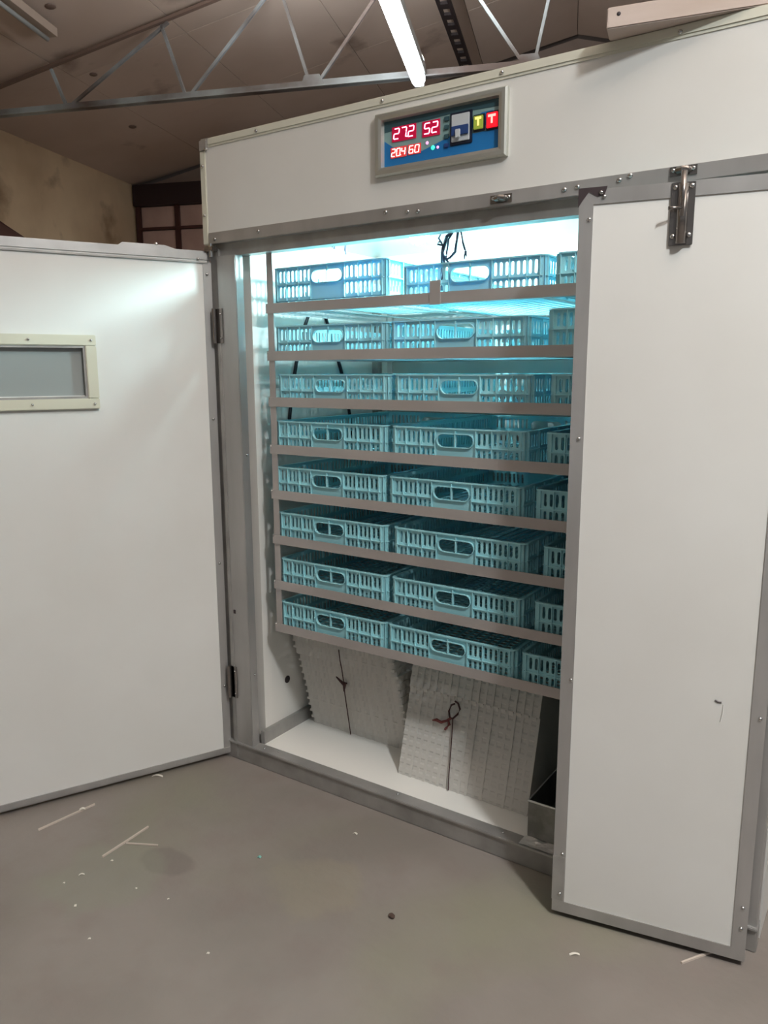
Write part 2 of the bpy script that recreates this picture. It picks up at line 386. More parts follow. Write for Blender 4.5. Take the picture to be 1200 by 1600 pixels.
# vent hole in the left inner wall; dark disc stands for its shaded inside
MB().tube([(.1245, .167, .235), (.1262, .167, .235)], .0125, 18).build('vent_hole_disc', 'darkgap', cab)
# small sight bracket and plates on header
def keeper(x, z, nm='bolt_keeper'):
    bb = MB(); bb.box(x-.026, x+.026, -.0055, -.003, z-.009, z+.009); 
    bb.tube([(x-.010, -.0055, z), (x-.008, -.013, z), (x, -.017, z), (x+.008, -.013, z), (x+.010, -.0055, z)], .007, 8)
    bb.build(nm, 'bolt', cab); screws([(x-.019, -.0055, z+.002), (x+.019, -.0055, z+.002)], (0, -1, 0), cab, .0045)
keeper(.955, 1.628); keeper(1.348, 1.634)
screws([(.641, -.003, 1.634), (.705, -.003, 1.628), (.735, -.003, 1.626), (1.103, -.003, 1.629), (1.132, -.003, 1.631), (1.221, -.003, 1.633),
        (1.243, -.003, 1.639), (.215, -.003, 1.630), (.044, -.003, 1.625)], (0, -1, 0), cab)
screws([(.22, -.004, 1.889), (.633, -.004, 1.890), (.95, -.004, 1.891), (1.326, -.004, 1.888), (.026, -.006, 1.872), (.008, -.004, 1.828), (.008, -.004, 1.694)], (0, -1, 0), cab, .0048)
screws([(.119, .02, 1.0), (.119, .02, .3)], (1, 0, 0), cab, .004)
screws([(.158, .012, .062), (.21, .02, .062), (.66, .02, .062), (.99, .016, .062)], (0, 0, 1), cab, .004, .003)

# ---- control panel
cp = MB().box(.636, .948, -.002, .0, 1.736, 1.843).build('control_panel', 'pteal', cab)
bb = MB(); X0, X1, Z0, Z1 = .615, .968, 1.716, 1.860; x0, x1, z0, z1 = .638, .946, 1.738, 1.841
prof = [(0, 0.0), (0, -.010), (.18, -.015), (.55, -.015), (.88, -.0135), (1, -.003)]
rings = []
for (t_, yy) in prof:
    k = len(bb.v); a0, a1, c0, c1 = X0+(x0-X0)*t_, X1+(x1-X1)*t_, Z0+(z0-Z0)*t_, Z1+(z1-Z1)*t_
    bb.v += [(a0, yy, c0), (a1, yy, c0), (a1, yy, c1), (a0, yy, c1)]; rings.append(k)
for i in range(len(prof)-1):
    for j in range(4): bb.f.append((rings[i]+j, rings[i]+(j+1) % 4, rings[i+1]+(j+1) % 4, rings[i+1]+j))
bb.build('bezel', 'bezel', cp)
PW, PH = x1-x0, z1-z0
def P(u_, v_, y=-.0022): return (x0+PW*u_, y, z1-PH*v_)
def pbox(nm, mt, ua, ub, va, vb, d0=-.002, d1=-.004, bev=0):
    a, b_ = P(ua, vb), P(ub, va); return MB().box(a[0], b_[0], d1, d0, a[2], b_[2]).build(nm, mt, cp, bev=bev)
bl = [(0, 0)]
bb = MB()
up_ = [(0, .42), (.08, .58), (.2, .74), (.35, .78), (.5, .66), (.62, .56), (.8, .62), (1, .60)]
poly = [(u_*PW, -v_*PH) for u_, v_ in up_] + [(PW, -PH), (0, -PH)]
bb.prism(poly, (x0, -.0021, z1), (1, 0, 0), (0, 0, 1), (0, -.0006, 0)); bb.build('blue_print', 'pblue', cp)
bb = MB(); poly = [(0, 0), (1, 0), (1, -.16), (.6, -.12), (.3, -.15), (0, -.24)]
bb.prism([(a*PW, c_*PH) for a, c_ in poly], (x0, -.0021, z1), (1, 0, 0), (0, 0, 1), (0, -.0006, 0)); bb.build('dark_print', 'pdark', cp)
bb = MB(); poly = [(.78, .33), (.86, .22), (.94, .22), (1, .3), (1, .5), (.78, .5)]
bb.prism([(a*PW, -c_*PH) for a, c_ in poly], (x0, -.0024, z1), (1, 0, 0), (0, 0, 1), (0, -.0006, 0)); bb.build('blue_print', 'pblue', cp)
SEG = {'0': 'abcdef', '1': 'bc', '2': 'abged', '4': 'fgbc', '5': 'afgcd', '6': 'afgedc', '7': 'abc'}
def digits(txt, ua, ub, va, vb, mt, nm):
    bb = MB(); n_ = sum(1 for c_ in txt if c_ != '.'); X = x0+PW*ua; wd = PW*(ub-ua)/n_; zt, zb = z1-PH*va, z1-PH*vb; h = zt-zb
    th = h*.10; k = -1
    for ch in txt:
        if ch == '.':
            bb.box(X+wd*(k+1)-th*.9, X+wd*(k+1)+th*.2, -.0056, -.0042, zb, zb+th*1.1); continue
        k += 1; l, r = X+wd*k+wd*.16, X+wd*k+wd*.84; mz = (zt+zb)/2; sh = h*.12
        def sx(z): return (z-mz)/h*sh
        def seg(xa, za, xb, zb_):
            p, q = Vector((xa+sx(za), -.0048, za)), Vector((xb+sx(zb_), -.0048, zb_)); e = (q-p).normalized()*th*.35
            bb.bar(p+e, q-e, .0014, th, (0, 0, 1) if abs(xa-xb) > abs(za-zb_) else (1, 0, 0))
        D = {'a': (l, zt, r, zt), 'b': (r, zt, r, mz), 'c': (r, mz, r, zb), 'd': (l, zb, r, zb), 'e': (l, mz, l, zb), 'f': (l, zt, l, mz), 'g': (l, mz, r, mz)}
        for s_ in SEG[ch]: seg(*D[s_])
    bb.build(nm, mt, cp)
pbox('display_window', 'ledwin', .075, .295, .155, .475); digits('27.2', .085, .285, .20, .42, 'led', 'display_digits')
pbox('display_window', 'ledwin', .352, .506, .17, .50); digits('52', .362, .498, .22, .44, 'led', 'display_digits')
pbox('display_window', 'ledwin2', .062, .208, .60, .83); digits('20.4', .066, .204, .635, .795, 'ledw', 'display_digits')
pbox('display_window', 'ledwin2', .222, .338, .60, .82); digits('60', .228, .332, .635, .79, 'ledw', 'display_digits')
for v_ in (.16, .335, .53, .72): pbox('push_button', 'pdark' if v_ < .7 else 'btog', .546, .584, v_, v_+.095, -.002, -.006, .001)
def dot(u_, v_, mt, r=.0042): MB().dome(P(u_, v_, -.002), (0, -1, 0), r, .003).build('indicator_light', mt, cp, smooth=True)
dot(.445, .755, 'green', .0055); dot(.488, .765, 'pink', .0035); dot(.393, .63, 'pink', .0038); 
pbox('breaker_frame', 'navy', .598, .782, .12, .80, -.002, -.006, .001)
pbox('breaker_body', 'bwhite', .615, .765, .17, .74, -.006, -.009, .001)
pbox('breaker_toggle', 'btog', .62, .76, .42, .62, -.009, -.013, .001)
pbox('breaker_handle', 'bwhite', .66, .70, .50, .68, -.013, -.017, .001)
pbox('switch_frame', 'navy', .79, .885, .25, .60, -.002, -.005, .001)
pbox('rocker_switch', 'btny', .80, .875, .29, .56, -.005, -.010, .001)
pbox('switch_mark', 'btng', .815, .865, .32, .37, -.010, -.011); pbox('switch_mark', 'btng', .833, .847, .37, .50, -.010, -.011)
pbox('switch_frame', 'navy', .895, .998, .24, .62, -.002, -.005, .001)
pbox('rocker_switch', 'btnr', .905, .992, .28, .58, -.005, -.010, .001)
pbox('switch_mark', 'btnrw', .92, .98, .32, .37, -.010, -.011); pbox('switch_mark', 'btnrw', .943, .957, .37, .50, -.010, -.011)

# ---- left door, swung open
al = math.radians(115.26)
du = Vector((math.cos(al), -math.sin(al), 0)); dm = Vector((-math.sin(al), -math.cos(al), 0)); H0 = Vector((.0294, .0176, 0))
dn = -dm if dm.dot(Vector((-1, .5, 0))) < 0 else dm       # towards the outer face, away from the viewer
def LD(s, z, d=0.0): return H0 + du*s + dn*d + Vector((0, 0, z))
def lbox(nm, mt, s0, s1, z0_, z1_, d0, d1, parent, bev=0):
    return MB().obox(LD(s0, z0_, d0), du*(s1-s0), dn*(d1-d0), (0, 0, z1_-z0_)).build(nm, mt, parent, bev=bev)
DL = 1.14; zb, zt = .012, 1.594
WS0, WS1, WZ0, WZ1 = .391, .85, 1.184, 1.316           # window opening
bb = MB()
for (a, b_, c_, d_) in ((.03, WS0, zb+.02, zt-.02), (WS1, DL-.02, zb+.02, zt-.02), (WS0, WS1, zb+.02, WZ0), (WS0, WS1, WZ1, zt-.02)):
    bb.obox(LD(a, c_, .002), du*(b_-a), dn*.034, (0, 0, d_-c_))
ld = bb.build('door', 'white', cab)
def strip(nm, s0, s1, z0_, z1_, horiz):
    a = lbox(nm, 'galv', s0, s1, z0_, z1_, 0, .040, ld, bev=.004)
    return a
strip('edge_strip', .018, .048, zb, zt-.028, 0); strip('edge_strip', DL-.03, DL, zb, zt-.028, 0)
lbox('edge_strip', 'galv', .018, DL, zt-.030, zt, -.001, .041, ld, bev=.005); lbox('edge_strip', 'galv', .018, DL, zb, zb+.030, -.002, .041, ld, bev=.006)
lbox('edge_bead', 'galvd', .03, DL-.03, zt-.0355, zt-.030, -.003, .002, ld, bev=.001)
# window frame ring, two bands
def ring(nm, mt, a, b_, c_, d_, w_, d0, d1, bev=.0):
    bb = MB()
    for (e, f, g_, h_) in ((a, b_, d_-w_, d_), (a, b_, c_, c_+w_), (a, a+w_, c_+w_, d_-w_), (b_-w_, b_, c_+w_, d_-w_)):
        bb.obox(LD(e, g_, d0), du*(f-e), dn*(d1-d0), (0, 0, h_-g_))
    return bb.build(nm, mt, ld, bev=bev)
ring('window_frame', 'wframe', .359, .882, 1.147, 1.348, .029, -.010, .002, .002)
ring('window_seal', 'galvd', .388, .853, 1.176, 1.319, .006, -.006, .02)
lbox('window_pane', 'glass', WS0, WS1, WZ0, WZ1, .012, .018, ld)
for s_, z_ in ((.372, 1.336), (.530, 1.335), (.373, 1.161), (.533, 1.163), (.69, 1.335), (.69, 1.163), (.868, 1.336), (.868, 1.161)):
    pass
screws([LD(s_, z_, -.010) for s_, z_ in ((.372, 1.334), (.530, 1.334), (.373, 1.161), (.533, 1.162), (.69, 1.334), (.69, 1.162), (.868, 1.334), (.868, 1.161))], -dn, ld, .0038)
screws([LD(s_, z_, -.001) for s_, z_ in ((.033, 1.528), (.033, 1.106), (.033, .657), (.033, .25))] + [LD(.058, 1.570, -.001), LD(.6, 1.570, -.001)], -dn, ld, .0045)
# outer bolt peeking over the top of the open door
bb = MB(); bb.prism([(.09, 0), (.28, 0), (.26, .014), (.14, .014)], LD(0, zt, .042), du, (0, 0, 1), dn*.012); bb.build('top_plate', 'galv', ld)
screws([LD(.165, zt+.013, .046)], (0, 0, 1), ld, .006, .007)
# hinges on the post edge
for za, zb_ in ((1.33, 1.43), (.215, .32)):
    bb = MB(); bb.tube([(.036, -.010, za), (.036, -.010, zb_)], .0065, 10); bb.box(.034, .062, -.003, -.001, za, zb_)
    bb.build('hinge', 'bolt', cab); screws([(.055, -.003, za+.015), (.055, -.003, zb_-.015)], (0, -1, 0), cab, .003)
MB().box(.040, .052, -.003, .0, .01, 1.33).build('seal_strip', 'galvd', cab)
MB().box(.012, .05, -.018, .004, 1.590, 1.606).build('pivot_bracket', 'bolt', cab, bev=.003)
MB().tube([(.036, -.012, 1.575), (.036, -.012, 1.613)], .006, 10).build('pivot_pin', 'screw', cab)
MB().box(.058, .066, -.0015, .0, .498, .510).build('latch_hole', 'darkgap', cab)

# ---- right door, a little ajar
ra = math.radians(10.2072)
eu = Vector((math.cos(ra), math.sin(ra), 0)); en = Vector((-math.sin(ra), math.cos(ra), 0)); R0 = Vector((1.1851, -.1302, 0))
def RD(s, z, d=0.0): return R0 + eu*s + en*d + Vector((0, 0, z))
def rbox(nm, mt, s0, s1, z0_, z1_, d0, d1, parent, bev=0):
    return MB().obox(RD(s0, z0_, d0), eu*(s1-s0), en*(d1-d0), (0, 0, z1_-z0_)).build(nm, mt, parent, bev=bev)
RW = .4076; rb, rtp = .015, 1.594; sw = .0275
rdoor = rbox('door', 'white', .01, RW-.01, rb+.01, rtp-.01, .001, .034, cab)
def mitre(nm, pts):
    MB().prism(pts, RD(0, 0, -.0015), eu, (0, 0, 1), en*.038).build(nm, 'galv', rdoor)
mitre('edge_strip', [(0, rb), (0, rtp), (sw, rtp-sw), (sw, rb+sw)])
mitre('edge_strip', [(RW, rb), (RW, rtp), (RW-sw, rtp-sw), (RW-sw, rb+sw)])
mitre('edge_strip', [(.0006, rtp), (RW-.0006, rtp), (RW-sw, rtp-sw), (sw, rtp-sw)])
mitre('edge_strip', [(.0006, rb), (RW-.0006, rb), (RW-sw, rb+sw), (sw, rb+sw)])
rbox('edge_patch', 'galvd', -.001, sw-.002, rb+.03, .155, -.0025, -.0015, rdoor)
bb = MB(); bb.prism([(-.002, rtp+.004), (.053, rtp+.004), (.048, rtp-.012), (.035, rtp-.014), (.018, rtp-.004), (.006, rtp-.02), (-.002, rtp-.032)], RD(0, 0, -.0028), eu, (0, 0, 1), en*.0013)
bb.build('corner_gusset', 'darkgap', rdoor)
screws([RD(.0415, 1.587, -.0028), RD(.0475, 1.579, -.0015), RD(.0207, 1.539, -.0015), RD(.018, 1.109, -.0015), RD(.0225, .584, -.0015), RD(.0176, .0625, -.0025),
        RD(.020, .1634, -.0015), RD(.3969, .563, -.0015), RD(.396, .0916, -.0015), RD(.396, .14, -.0015), RD(.396, 1.2, -.0015)], -en, rdoor, .0042)
# tower bolt
bt = rbox('bolt', 'bolt', .170, .2125, 1.479, 1.592, -.0045, -.0015, rdoor, bev=.001)
bb = MB(); bb.tube([RD(.1915, 1.482, -.0065), RD(.1915, 1.588, -.0065)], .0100, 12)
bb.tube([RD(.1915, 1.53, -.012), RD(.1915, 1.610, -.012)], .0055, 10); bb.tube([RD(.1915, 1.545, -.015), RD(.178, 1.5445, -.021), RD(.168, 1.544, -.024)], [.0028, .0028, .0036], 8)
bb.build('bolt_rod', 'bolt', rdoor, smooth=True)
screws([RD(.1775, 1.583, -.0045), RD(.206, 1.584, -.0045), RD(.177, 1.496, -.0045), RD(.205, 1.497, -.0045)], -en, rdoor, .005, .004)
# dent scratches on the panel
bb = MB(); bb.tube([RD(.312, .587, .0006), RD(.318, .584, .0004), RD(.3245, .584, .0006)], .0018, 6)
bb.build('scratch', 'darkgap', rdoor); bb = MB(); bb.tube([RD(.3285, .580, .0006), RD(.328, .562, .0004), RD(.325, .543, .0006)], .0013, 6); bb.build('scratch', 'white', rdoor)

# ---- wooden board lying on the cabinet top
o_ = Vector((1.201, -.064, 1.9015)); d_ = Vector((1.476-1.201, .038+.030, 0)).normalized()
d_ = Vector((math.cos(math.radians(13)), math.sin(math.radians(13)), 0)); s_ = Vector((-d_.y, d_.x, 0))
wb = MB().obox(o_, d_*1.1, s_*.062, (0, 0, .038)).build('wooden_batten', 'wood', bev=.002)
tag(wb, 'pale wooden batten lying across the cabinet top at the right', 'wood')
kn = MB().dome(o_+d_*.022+Vector((0, 0, .024)), -s_, .004, .0015).build('knot', 'darkgap', wb)

# ================================================================== RACK
ZR = [1.4395, 1.3055, 1.1732, 1.0347, .8985, .7605, .6187, .4815]
RY0, RY1, RX0, RX1 = .040, .675, .195, 1.45
rack = empty('tray_rack', (RX0, RY0, .45), 'grey steel turning rack with eight shelves inside the cabinet', 'rack')
for k, z in enumerate(ZR):
    h = .0272
    fr = MB().box(RX0, RX1, RY0, RY0+.0025, z-h, z); fr.box(RX0, RX1, RY0+.0025, RY0+.022, z-h, z-h+.0025)
    fr.build('front_rail', 'rail', rack)
    bb = MB().box(RX0, RX1, RY1-.0025, RY1, z-h, z); bb.box(RX0, RX1, RY1-.022, RY1-.0025, z-h, z-h+.0025); bb.build('back_rail', 'rail', rack)
    for xa, xb in ((RX0, RX0+.0025), (RX1-.0025, RX1)):
        MB().box(xa, xb, RY0+.003, RY1-.003, z-h, z-.001).build('side_rail', 'rail', rack)
    for xc in (.40, .62, 1.04, 1.25): MB().box(xc-.008, xc+.008, RY0+.022, RY1-.022, z-h, z-h+.002).build('cross_bar', 'rail', rack)
    screws([(RX0+.003, RY0, z-.004)], (0, -1, 0), rack, .0025, .0015)
for (ux, uy) in ((RX0+.003, RY0+.004), (RX1-.028, RY0+.004), (RX0+.003, RY1-.01), (RX1-.028, RY1-.01)):
    zt_ = 1.60 if uy < .3 else 1.5
    bb = MB().box(ux, ux+.022, uy, uy+.0025, ZR[-1]-.025, zt_); bb.build('upright', 'rail', rack)
bb = MB().box(.745, .775, RY0-.003, RY0, ZR[0]-.03, ZR[0]+.028); bb.build('splice_bracket', 'rail', rack)

# ================================================================== CRATES
CWD, CDP, CHT = .389, .60, .094
def stadium(cx, cz_, hw, hh, n=4):
    pts = []
    if hh >= hw: cs = [(cx, cz_+hh-hw), (cx, cz_-hh+hw)]; r = hw; a0 = [0, 180]
    else: cs = [(cx+hw-hh, cz_), (cx-hw+hh, cz_)]; r = hh; a0 = [-90, 90]
    for (c0, c1), a in zip(cs, a0):
        for i in range(n+1):
            w = math.radians(a+180*i/n); pts.append((c0+r*math.cos(w), c1+r*math.sin(w)))
    return pts
def cell(bb, f, xa, xb, za, zb_, cx, cz_, hw, hh, nn=4):
    """plate cell xa..xb, za..zb with a stadium hole, two skins; f(x,z,d) -> point"""
    H = stadium(cx, cz_, hw, hh, nn); n = len(H)
    def proj_(p):
        dx, dz = p[0]-cx, p[1]-cz_; hx = (xb-xa)/2; hz = (zb_-za)/2
        ccx, ccz = (xa+xb)/2, (za+zb_)/2
        t_ = min(((hx + (ccx-cx)*(1 if dx > 0 else -1))/abs(dx)) if abs(dx) > 1e-9 else 1e9, ((hz + (ccz-cz_)*(1 if dz > 0 else -1))/abs(dz)) if abs(dz) > 1e-9 else 1e9)
        return (cx+dx*t_, cz_+dz*t_)
    O = [proj_(p) for p in H]
    corners = [(xb, zb_), (xa, zb_), (xa, za), (xb, za)]
    for i in range(n):                                # snap the nearest ray to each corner
        pass
    for c_ in corners:
        i = min(range(n), key=lambda k: (O[k][0]-c_[0])**2+(O[k][1]-c_[1])**2); O[i] = c_
    for dd in (0, 1):
        k = len(bb.v)
        for p in H: bb.v.append(tuple(f(p[0], p[1], dd)))
        for p in O: bb.v.append(tuple(f(p[0], p[1], dd)))
        for i in range(n): j = (i+1) % n; bb.f.append((k+i, k+j, k+n+j, k+n+i))
    k2 = k; k1 = k-2*n
    for i in range(n): j = (i+1) % n; bb.f.append((k1+i, k1+j, k2+j, k2+i))
def wall(bb, o, a, nrm, L, handle, th=.0022):
    o, a, nrm = Vector(o), Vector(a), Vector(nrm)
    f = lambda x, z, d: o + a*x + Vector((0, 0, z)) - nrm*th*d
    rows = ((.006, .047, .0265, .015), (.047, .088, .0685, .0155))
    def plate(xa, xb, za, zb_): bb.obox(f(xa, za, 1), a*(xb-xa), nrm*th, (0, 0, zb_-za))
    plate(0, L, 0, .006); plate(0, L, .088, CHT)
    ribs = []
    if handle:
        pit = (handle[0]-.014)/8
        plate(0, .014, .006, .088); plate(L-.014, L, .006, .088)
        for (xa0, rp) in ((.014, (2, 5)), (handle[1], (3, 6))):
            for i in range(8):
                xa = xa0+pit*i
                for (za, zb_, c_, hh) in rows: cell(bb, f, xa, xa+pit, za, zb_, xa+pit/2, c_, pit*.26, hh)
            for r_ in rp: ribs.append(xa0+pit*r_)
        hm = (handle[0]+handle[1])/2; hw = (handle[1]-handle[0])/2
        plate(handle[0], handle[1], .006, .042)
        cell(bb, f, handle[0], handle[1], .042, .088, hm, .0625, hw*.9, .0165, 8)
        ribs += [handle[0], handle[1], .010, L-.010]
    else:
        n_ = 36; pit = (L-.028)/n_; plate(0, .014, .006, .088); plate(L-.014, L, .006, .088)
        for i in range(n_):
            xa = .014+pit*i
            for (za, zb_, c_, hh) in rows: cell(bb, f, xa, xa+pit, za, zb_, xa+pit/2, c_, pit*.26, hh)
            if i % 4 == 3 and i < n_-1: ribs.append(xa+pit)
        ribs += [.010, L-.010]
    rd_ = .0055
    for x in ribs: bb.obox(o+a*(x-.0009)+Vector((0, 0, .003)), a*.0018, nrm*rd_, (0, 0, .087))
    for (xa, xb) in (((.005, handle[0]), (handle[1], L-.005)) if handle else ((.005, L-.005),)):
        bb.obox(o+a*xa+Vector((0, 0, .0462)), a*(xb-xa), nrm*rd_, (0, 0, .0018))
def make_crate():
    root = empty('egg_crate', (0, 0, 0), 'tmp', 'crate'); ins = .004
    bb = MB(); wall(bb, (0+ins, ins, 0), (1, 0, 0), (0, -1, 0), CWD-2*ins, (.132, .249)); fw_ = bb.build('front_wall', 'crate', root)
    bb = MB(); hm, hw = ins+(.132+.249)/2, (.249-.132)/2*.88+.0015
    pts = [(x, ins-.0015, z) for x, z in stadium(hm, .0625, hw, .017, 6)]
    k0 = MB()
    P2 = stadium(hm, .0625, hw+.001, .0180, 8); P1 = stadium(hm, .0625, hw-.0008, .0162, 8); n = len(P1)
    for yy in (ins-.0065, ins+.0005):
        for p in P1+P2: k0.v.append((p[0], yy, p[1]))
    for i in range(n):
        j = (i+1) % n; k0.f += [(i, j, n+j, n+i), (n+i, n+j, 3*n+j, 3*n+i), (i, j, 2*n+j, 2*n+i), (2*n+i, 2*n+j, 3*n+j, 3*n+i)]
    k0.box(hm-.0013, hm+.0013, ins-.006, ins+.002, .047, .088)
    h_ = k0.build('handle', 'crate', fw_)
    bb = MB(); wall(bb, (CWD-ins, CDP-ins, 0), (-1, 0, 0), (0, 1, 0), CWD-2*ins, (.132, .249)); bw = bb.build('back_wall', 'crate', root)
    for (o, a, nn) in (((ins, CDP-ins, 0), (0, -1, 0), (-1, 0, 0)), ((CWD-ins, ins, 0), (0, 1, 0), (1, 0, 0))):
        bb = MB(); wall(bb, o, a, nn, CDP-2*ins, None); bb.build('side_wall', 'crate', root)
    # rim: rounded-corner flange
    bb = MB(); r = .016; out = []; inn = []
    for (cx, cy, a0) in ((r, r, 180), (CWD-r, r, 270), (CWD-r, CDP-r, 0), (r, CDP-r, 90)):
        for i in range(5):
            w = math.radians(a0+90*i/4); out.append((cx+(r+.002)*math.cos(w), cy+(r+.002)*math.sin(w))); inn.append((cx+(r-.007)*math.cos(w), cy+(r-.007)*math.sin(w)))
    n = len(out)
    for z in (CHT-.0035, CHT):
        for p in out+inn: bb.v.append((p[0], p[1], z))
    for i in range(n):
        j = (i+1) % n
        bb.f += [(i, j, 2*n+j, 2*n+i), (n+i, n+j, 3*n+j, 3*n+i), (i, j, n+j, n+i), (2*n+i, 2*n+j, 3*n+j, 3*n+i)]
    bb.build('rim', 'crate', root)
    # slatted base
    bb = MB(); n_ = 26
    for i in range(n_+1):
        y = ins+.003+(CDP-2*ins-.008)*i/n_; bb.box(ins+.002, CWD-ins-.002, y-.003, y+.003, .0005, .003)
    for i in range(15):
        x = ins+.004+(CWD-2*ins-.008)*i/14; bb.box(x-.0045, x+.0045, ins+.002, CDP-ins-.002, .001, .0045)
    bb.build('slatted_base', 'crate', root)
    return root
proto = make_crate()
ORD = ['top', 'second', 'third', 'fourth', 'fifth', 'sixth', 'seventh', 'bottom']
c2 = [.656, .618, .630, .621, .612, .627, .620, .607]; c3 = [1.066, 1.053, 1.064, 1.059, 1.036, 1.060, 1.042, 1.012]
c1 = [.219, .219, .224, .212, .206, .212, .215, .211]
first = True
for k in range(8):
    for ci, xs in enumerate((c1, c2, c3)):
        o = proto if first else copy_tree(proto); first = False
        x = xs[k]; zb_ = ZR[k]-.0272+.003; y = .0485
        if k == 0 and ci == 0: zb_ = ZR[0]+.002
        if k == 1 and ci == 2: zb_ += .012
        if k == 2: zb_ -= .004
        o.location = (x, y, zb_)
        side = ('left', 'middle', 'right')[ci]
        sh = {'top': 'top shelf', 'bottom': 'bottom shelf'}.get(ORD[k], ORD[k]+' shelf from the top')
        extra = {0: 'pale blue slotted crate at the left of the ', 1: 'pale blue slotted crate in the middle of the ', 2: 'pale blue crate half behind the right door, '}[ci]
        if k == 0 and ci == 0: extra = 'backlit blue slotted crate perched on the rail at the left of the '
        tag(o, extra+sh, 'crate', 'blue crates on the rack shelves')

# ================================================================== WHITE TRAYS
def tray_mesh(L, Wd, H, shear=0.0, lip=0.0, vertical=False):
    """shallow tray with scalloped cell walls. L along x, Wd along y, H along z"""
    bb = MB(); n = 11; m_ = 8; out = []
    rr = .0026
    def side(p, q, nrm, k):
        p, q, nrm = Vector(p), Vector(q), Vector(nrm); r = []
        for i in range(k):
            for t_, e in ((.12, 0), (.3, 1), (.7, 1), (.88, 0)):
                r.append(p+(q-p)*((i+t_)/k)+nrm*(rr*e))
        return r
    ins = .0038
    base = side((ins, ins), (L-ins, ins), (0, -1), n)+side((L-ins, ins), (L-ins, Wd-ins), (1, 0), m_)+side((L-ins, Wd-ins), (ins, Wd-ins), (0, 1), n)+side((ins, Wd-ins), (ins, ins), (-1, 0), m_)
    N = len(base); k = len(bb.v)
    for z in (0, H*.72):
        for p in base: bb.v.append((p.x, p.y, z))
    for i in range(N): j = (i+1) % N; bb.f.append((k+i, k+j, k+N+j, k+N+i))
    bb.f.append(tuple(range(k, k+N))[::-1])
    bb.box(0, L, 0, Wd, H*.70, H*.995)
    return bb
random.seed(11)
TP = .0245
me = tray_mesh(.40, .31, TP).mesh('egg_tray', 'tray')
NT = 14
NTH = 'first second third fourth fifth sixth seventh eighth ninth tenth eleventh twelfth thirteenth fourteenth fifteenth sixteenth seventeenth eighteenth'.split()
for i in range(NT):
    o = bpy.data.objects.new('egg_tray', me); COL.objects.link(o)
    o.location = (.160+random.uniform(-.001, .001) - .0006*i - (.006 if i > 10 else 0), .246-.0058*i+random.uniform(-.0022, .0022) - (.006 if i > 10 else 0), .0625+TP*i); o.rotation_euler = (0, 0, random.uniform(-.004, .004))
    lab = 'white egg tray of the flat-stacked left bundle, %s up from the cabinet floor' % NTH[i]
    if i == 0: lab = 'lowest white egg tray of the flat-stacked left bundle, on the cabinet floor'
    if i == NT-1: lab = 'topmost white egg tray of the flat-stacked left bundle, under the bottom shelf'
    tag(o, lab, 'tray', 'white egg trays of the left bundle')
# right bundle: trays on edge, their long faces tapering back towards the top
def edge_tray():
    bb = MB(); H, th = .318, .0228; y0, y1, sh = .0, .30, .088
    def Y(z): return sh*z/H
    n = 12
    prof = [(Y(0), 0)]
    for i in range(n):
        za, zb2 = H*i/n, H*(i+1)/n; d = .0
        for t_, e in ((.15, 0), (.32, 1), (.68, 1), (.85, 0)):
            z = za+(zb2-za)*t_; lip = -.006 if z > H*.805 else 0
            prof.append((Y(z)-.0019*e+lip+.0003, z))
    prof.append((Y(H)-.006, H)); prof += [(.34, H), (.34, 0)]
    bb.prism(prof, (0.0, 0, 0), (0, 1, 0), (0, 0, 1), (th*.62, 0, 0))
    # rim plate of the tray, slightly larger
    rim = [(Y(0)-.0018, 0), (Y(H*.8)-.0018, H*.8), (Y(H*.8)-.0085, H*.81), (Y(H)-.0085, H+.002), (.345, H+.002), (.345, 0)]
    bb.prism(rim, (th*.62, 0, 0), (0, 1, 0), (0, 0, 1), (th*.39, 0, 0))
    return bb
me = edge_tray().mesh('egg_tray', 'tray'); NE = 18
for i in range(NE):
    o = bpy.data.objects.new('egg_tray', me); COL.objects.link(o)
    o.location = (.597+.0231*i, .121+random.uniform(-.0012, .0012), .0625)
    lab = 'white egg tray on edge in the right-hand bundle, %s from its left end' % NTH[i]
    if i == 0: lab = 'white egg tray on edge at the left end of the right-hand bundle'
    if i == NE-1: lab = 'white egg tray on edge at the right end beside the tin pan'
    tag(o, lab, 'tray', 'white egg trays of the right bundle')
# strings
def yf1(z): return .246-.0058*(z-.0625)/TP - .006 - (.007 if z > .325 else 0)
def yf2(z): return .121+.088*(z-.0625)/.318 - .008

s1 = empty('tie_cord', (.34, yf1(.07), .0625), 'dark thin cord knotted around the left bundle of trays', 'cord')
A = [(.334, .066), (.337, .14), (.340, .22), (.344, .26), (.346, .316), (.351, .35), (.354, .39)]
MB().tube([(x, yf1(z)-.002, z) for x, z in A], .0017, 6).build('cord', 'cord', s1)
bb = MB(); bb.tube([(x, yf1(z)-.005, z) for x, z in ((.319, .283), (.332, .272), (.345, .262), (.358, .268))], [.002, .004, .006, .003], 8)
bb.tube([(x, yf1(z)-.006, z) for x, z in ((.345, .272), (.350, .264), (.346, .25), (.342, .235))], [.003, .006, .0045, .002], 8); bb.build('knot', 'cord', s1)
s2 = empty('tie_cord', (.77, yf2(.07), .0625), 'dark red looped cord tied around the right bundle of trays', 'cord')
A = [(.773, .066), (.769, .10), (.762, .195), (.757, .25), (.755, .262)]
MB().tube([(x, yf2(z)-.002, z) for x, z in A], .0017, 6).build('cord', 'cord', s2)
loop = [(.757, .310), (.768, .306), (.776, .292), (.771, .277), (.758, .262), (.748, .262), (.742, .279), (.747, .297), (.757, .303)]
MB().tube([(x, yf2(z)-.006, z) for x, z in loop], .0028, 7).build('loop', 'cord', s2)
bb = MB(); bb.tube([(x, yf2(z)-.006, z) for x, z in ((.693, .242), (.706, .246), (.722, .243), (.738, .251), (.752, .262))], [.002, .005, .0045, .0035, .004], 7)
